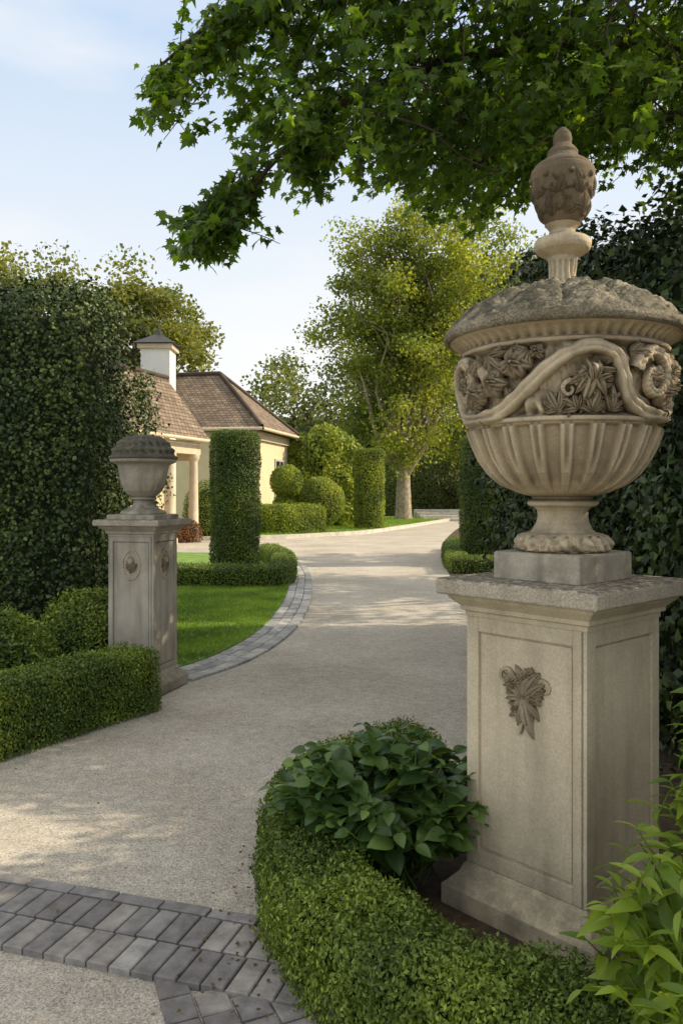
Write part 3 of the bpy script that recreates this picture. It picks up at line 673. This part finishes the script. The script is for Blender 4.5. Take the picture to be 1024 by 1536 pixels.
def maple():
    e=empty('maple_tree');tb=[];P=[];D=[];Nn=[]
    base=np.array([5.2,6.2,0.]);fork=np.array([4.9,6.1,3.9])
    tb.append((cat([base,(5.15,6.2,1.5),(5.0,6.1,3),fork],5),.27,.2))
    limbs=[[fork,(3.6,5.6,5.0),(2.0,5.1,5.3),(.6,4.7,5.0),(-.5,4.5,4.40),(-1.05,4.45,3.95)],
           [fork,(3.4,5.8,4.7),(2.0,5.5,4.7),(.9,5.1,4.4),(.1,4.8,4.0),(-.35,4.6,3.55),(-.70,4.5,3.05)],
           [fork,(3.8,5.2,5.2),(2.6,4.7,5.6),(1.2,4.3,5.5),(.3,4.2,5.2),(-.2,4.2,4.8)],
           [fork,(3.6,6.2,4.6),(2.4,6.2,4.5),(1.4,5.9,4.2),(.7,5.5,3.75)],
           [fork,(3.8,6.9,5),(2.6,7.2,5.2),(1.4,7.0,4.9),(.6,6.6,4.5)],
           [fork,(3.9,7.4,5.4),(3.0,8.0,5.8),(2.2,8.0,5.6),(1.6,7.8,5.0)],
           [fork,(4.4,5.0,4.9),(3.2,4.3,5.0),(2.2,4.2,4.7),(1.4,4.3,4.2)],
           [fork,(4.6,6.2,6),(3.6,5.6,7.2),(2.4,5.2,7.6)],[fork,(5.5,6.8,6),(6.2,7.4,7)]]
    starts=[]
    for l in limbs:
        c=cat(l,8);tb.append((c,.06,.007))
        for q in c[8:]: starts.append(q)
    starts=np.array(starts)
    ud=np.array([(-1.2,3.62),(-.85,3.5),(-.72,2.92),(-.55,3.0),(-.3,3.5),(-.05,3.12),(.1,3.45),(.3,3.35),(.5,3.15),(.9,3.12),(1.2,3.35),(1.6,3.5),(2.4,3.4),(4,3.3)])
    ns=3300
    for k in range(ns):
        s=starts[rng.integers(len(starts))]
        o=s+rng.normal(size=3)*np.array([.34,.40,.30])*(.36 if s[0]<-.1 else 1.0)
        if k%3==0 and s[0]<0: o=s+rng.normal(size=3)*.06
        out=nrm(np.array([-.7,-.1,-.5])+rng.normal(size=3)*.45); ln_=rng.uniform(.18,.42)*(1.0 if o[0]>0 else .8)
        lo=np.interp(o[0]*4.6/o[1],ud[:,0],ud[:,1]);lo=1.6+(lo-1.6)*o[1]/4.6*.98
        end=o+out*ln_; end[2]-=ln_*.35
        if end[2]<lo or o[2]<lo: continue
        xr=end[0]/end[1];zr=(end[2]-1.6)/end[1]
        if xr<-.25 or (zr>.5 and xr<-.25+(zr-.5)*1.0): continue
        if xr<-.07 and .365<zr<.44 and rng.random()<.85: continue
        if o[0]>.55 and o[1]<4.1: continue
        if o[0]>.3 and sn(o[None],1.9)[0]>.42: continue
        t=np.linspace(0,1,5)[:,None];pts=o+(end-o)*t+np.array([0,0,-1])*(t*t)*ln_*.15
        tb.append((pts,.0045,.002))
        if k%3==0 and np.linalg.norm(o-s)>.1: tb.append((bend(s,o,.1,3),.007,.0045))
        m=int(rng.integers(16,24));tt_=rng.random((m,1))**.8
        q=o+(end-o)*tt_+rng.normal(size=(m,3))*.028
        P.append(q);D.append(nrm(out*.5+rng.normal(size=(m,3))*.45+np.array([-.1,0,-.95])));Nn.append(rng.normal(size=(m,3))*.6+np.array([-.2,-.5,.5]))
    P=np.concatenate(P);D=np.concatenate(D);Nn=np.concatenate(Nn);n=len(P)
    leaves('leaves',P,Nn,D,.060*(1+rng.uniform(-.4,.35,n)),M_map,MAPLE,e)
    tubes('trunk_and_branches',tb,M_bark2,e,5)
    print('maple leaves',n)
maple()

def plant(name,c,stems,size,mat,tmpl,hr,lean=(0,0,0),leafn=8):
    e=empty(name);tb=[];P=[];D=[];Nn=[];S=[]
    c=np.array(c,float)
    for k in range(stems):
        a=rng.uniform(0,2*math.pi);r=math.sqrt(rng.random())
        tip=c+np.array([math.cos(a)*r*hr[0],math.sin(a)*r*hr[1],hr[2]*(1-.45*r*r)*rng.uniform(.75,1.05)])+np.array(lean)
        p=bend(c+rng.normal(size=3)*np.array([.05,.05,0]),tip,.12,4,.08);tb.append((p,.005,.002))
        for j in range(leafn):
            t=1-(j//2)*.13;q=p[int(max(0,t)*(len(p)-1))]
            an=a+(j%2)*math.pi+ (j//2)*1.57+rng.normal()*.4
            d=np.array([math.cos(an),math.sin(an),rng.uniform(-.35,.35)]);P.append(q);D.append(d);Nn.append(np.array([0,0,1.])+rng.normal(size=3)*.36-d*.1);S.append(size*rng.uniform(.65,1.2)*(.6 if j<2 else 1))
    P=np.array(P);leaves('leaves',P,np.array(Nn),np.array(D),np.array(S),mat,tmpl,e,True);tubes('stems',tb,M_nand,e,5)
plant('hydrangea_shrub',(.22,3.25,.05),165,.108,M_hyd,OVAL,(.50,.38,.60),(-.04,0,0),leafn=10)
plant('young_shrub',(.98,1.92,.05),75,.105,M_nand,LANCE,(.32,.25,.88),(-.13,-.1,0),leafn=16)
plant('young_shrub',(1.17,2.3,.05),60,.11,M_nand,LANCE,(.24,.22,1.25),(-.03,-.1,0),leafn=14)

n=2600
P=np.stack([rng.uniform(-2.2,.0,n),rng.uniform(2.2,4.6,n),np.full(n,.006)],1)
T=(np.array([(1,0,0),(0,1,0),(-1,0,0),(0,-1,0),(0,0,.7)]),np.array([(0,1,4),(1,2,4),(2,3,4),(3,0,4)]))
leaves('loose_gravel',P,np.array([0,0,1.])+rng.normal(size=(n,3))*.2,rdir(n),.0032*(1+rng.uniform(-.4,.6,n)),M_kerb,T)
n=110
P=np.stack([rng.uniform(-2.0,.0,n),rng.uniform(2.3,7,n),np.full(n,.012)],1)
P[:75,0]=rng.normal(-.36,.09,75);P[:75,1]=rng.uniform(2.4,3.6,75);P[:,2]=.034
M_dead=leaf_mat('fallen_leaf',[(0,(.12,.07,.03)),(1,(.22,.15,.06))],.2,.7)
leaves('fallen_leaves',P,np.array([0,0,1.])+rng.normal(size=(n,3))*.25,rdir(n),.018,M_dead,LEAFW)

# ------------------------------------------------------------------ house
def uvroof(name,quads,parent,mat=M_roof):
    me=bpy.data.meshes.new(name);V=[];F=[];UV=[]
    for q in quads:
        o=len(V);q=[np.array(p,float) for p in q];V+=q;F.append(tuple(range(o,o+len(q))))
        ex=nrm(q[1]-q[0]);nz=nrm(np.cross(q[1]-q[0],q[-1]-q[0]));ey=np.cross(nz,ex)
        UV+=[((p-q[0])@ex,(p-q[0])@ey) for p in q]
    me.from_pydata([tuple(v) for v in V],[],F);uv=me.uv_layers.new(name='UVMap')
    for i,u in enumerate(UV): uv.data[i].uv=u
    ob=link(name,me,mat,parent);s=ob.modifiers.new('s','SOLIDIFY');s.thickness=.1;s.offset=-1;return ob
house=empty('stone_house',(-3.1,31.2,0),math.atan2(.213,.977)*-1)
Ez=4.2;W=9.0;Dp=5.6;o=.45
box('walls',-W+o,-o,o,Dp-o,0,Ez-.05,M_wall,house)
box('cornice',-W+o-.12,-o+.12,o-.12,Dp-o+.12,Ez-.45,Ez-.12,M_trim,house)
R=Dp/2;Rz=6.75
c0=(0,0,Ez);c1=(0,Dp,Ez);c2=(-W,Dp,Ez);c3=(-W,0,Ez);r0=(-R,R,Rz);r1=(-W+R,R,Rz)
uvroof('hip_roof',[[c0,c1,r0],[c1,c2,r1,r0],[c2,c3,r1],[c3,c0,r0,r1]],house)
tubes('ridge_caps',[(np.array([c0,r0])+[0,0,.04],.09,.09),(np.array([c1,r0])+[0,0,.04],.09,.09),(np.array([r0,r1])+[0,0,.04],.1,.1)],M_roof,house)
tubes('gutter',[(np.array([(0.05,-.05,Ez-.06),(.05,Dp,Ez-.06)]),.07,.07),(np.array([(0.05,-.05,Ez-.06),(-W,-.05,Ez-.06)]),.07,.07)],M_trim,house)
def window(par,x,y0,y1,z0,z1):
    box('window_frame',x,x+.06,y0-.1,y1+.1,z0-.1,z1+.1,M_wood,par)
    box('window_glass',x+.05,x+.068,y0,y1,z0,z1,M_glass,par)
    box('window_mullion',x+.06,x+.085,(y0+y1)/2-.03,(y0+y1)/2+.03,z0,z1,M_wood,par)
    for k in(1,2): box('window_bar',x+.06,x+.08,y0,y1,z0+(z1-z0)*k/3-.02,z0+(z1-z0)*k/3+.02,M_wood,par)
    box('window_sill',x,x+.14,y0-.16,y1+.16,z0-.2,z0-.1,M_trim,par)
window(house,-o,3.2,4.2,1.1,3.0)
wing=empty('porch_wing',(-4.43,27.0,0),-math.atan2(1.17,3.5))
wz=3.4;Lw=9.0;w=1.65;rz=5.55
uvroof('gable_roof',[[(0,-Lw,wz),(0,0,wz),(-w,0,rz),(-w,-Lw,rz)],[(-2*w-.6,0,wz-.6),(-2*w-.6,-Lw,wz-.6),(-w,-Lw,rz),(-w,0,rz)]],wing)
tubes('ridge_cap',[(np.array([(-w,-Lw,rz+.04),(-w,0,rz+.04)]),.09,.09)],M_roof,wing)
box('rear_wall',-3.6,-1.6,-Lw+.3,-.3,0,wz+.3,M_wall,wing)
box('gable_infill',-1.6,-.5,-.5,-.3,2.7,wz-.05,M_wall,wing)
box('architrave',-.55,-.22,-Lw+.2,-.25,wz-.5,wz-.1,M_trim,wing)
tubes('gutter',[(np.array([(0.05,-Lw,wz-.04),(.05,0,wz-.04)]),.06,.06)],M_trim,wing)
for k in range(6):
    y=-.45-k*1.5
    V,F=lathe([(.24,0),(.24,.18),(.17,.22),(.16,1.2),(.135,2.65),(.15,2.7),(.2,2.75),(.2,2.9)],20,None,-.38,y);fast('column',V,F,M_trim,wing,True)
for k in range(3): window(wing,-1.6,-1.9-k*2.6,-1.0-k*2.6,.5,2.6)
ch=empty('chimney',(-6.4,28.0,0));cw=.5
box('stack',-cw,cw,-cw,cw,0.0,6.6,M_white,ch);box('collar',-cw-.1,cw+.1,-cw-.1,cw+.1,6.6,6.75,M_trim,ch)
pyd('cap',[(-.72,-.72,6.77),(.72,-.72,6.77),(.72,.72,6.77),(-.72,.72,6.77),(-.12,-.12,7.15),(.12,-.12,7.15),(.12,.12,7.15),(-.12,.12,7.15),(0,0,7.45)],[(3,2,1,0),(0,1,5,4),(1,2,6,5),(2,3,7,6),(3,0,4,7),(4,5,8),(5,6,8),(6,7,8),(7,4,8)],M_dark,ch)
bpy.context.view_layer.update()
for q in(ch,wing): q.parent=house;q.matrix_parent_inverse=house.matrix_world.inverted()
st=empty('stone_steps',(0,0,0))
for k in range(4): box('step',4.7-.1*k,9.2,46.5+k*.55,49,0.02+.0*k,.16*(k+1),M_kerb,st,.02)

# ------------------------------------------------------------------ world, sun, camera
S=Vector((.82,.08,.56)).normalized()
w=bpy.data.worlds.new('World');scene.world=w;w.use_nodes=True;nt=w.node_tree;nt.nodes.clear()
out=nt.nodes.new('ShaderNodeOutputWorld');bg=nt.nodes.new('ShaderNodeBackground');bg.inputs[1].default_value=.15
sky=nt.nodes.new('ShaderNodeTexSky');sky.sky_type='NISHITA';sky.sun_disc=False
sky.sun_elevation=math.asin(S.z);sky.sun_rotation=math.atan2(S.x,S.y);sky.air_density=1.0;sky.dust_density=2.5;sky.ozone_density=1.0
tc=nt.nodes.new('ShaderNodeTexCoord');mp=nt.nodes.new('ShaderNodeMapping');mp.inputs['Scale'].default_value=(1.3,1.3,5)
nt.links.new(tc.outputs['Generated'],mp.inputs[0])
sz=nt.nodes.new('ShaderNodeSeparateXYZ');nt.links.new(tc.outputs['Generated'],sz.inputs[0])
hz=ramp(nt,[(0,(1.0,.97,.91)),(.18,(.93,.95,.95)),(.5,(.57,.71,.90)),(.72,(1,.98,.93)),(1,(1,.955,.875))]);nt.links.new(sz.outputs[2],hz.inputs[0])  # zenith above the view raised to warm white as added ambient fill
hs=mix(nt,1.0,hz.outputs[0],(7.4,7.4,7.4),'MULTIPLY')
base=mix(nt,.9,sky.outputs[0],hs)
no=nt.nodes.new('ShaderNodeTexNoise');no.inputs['Scale'].default_value=1.8;no.inputs['Detail'].default_value=5;nt.links.new(mp.outputs[0],no.inputs['Vector'])
r=ramp(nt,[(.50,0.0),(.78,.75)]);nt.links.new(no.outputs[0],r.inputs[0])
c=mix(nt,r.outputs[0],base,(6.8,6.7,6.6));nt.links.new(c,bg.inputs[0]);nt.links.new(bg.outputs[0],out.inputs[0])
sl=bpy.data.lights.new('sun','SUN');sl.energy=5.0;sl.angle=math.radians(.7);sl.color=(1,.85,.62)
so=bpy.data.objects.new('sun',sl);COL.objects.link(so);so.rotation_euler=S.to_track_quat('Z','Y').to_euler();so.location=(20,5,20)
cam=bpy.data.cameras.new('camera');co=bpy.data.objects.new('camera',cam);COL.objects.link(co);co.location=(0,0,1.6);co.rotation_euler=(math.radians(90),0,0)
cam.sensor_fit='VERTICAL';cam.sensor_height=36;cam.sensor_width=24;cam.lens=28.1;cam.shift_y=-.018;cam.clip_end=2000;cam.clip_start=.05
scene.camera=co
scene.view_settings.view_transform='Standard';scene.view_settings.look='None';scene.view_settings.exposure=0
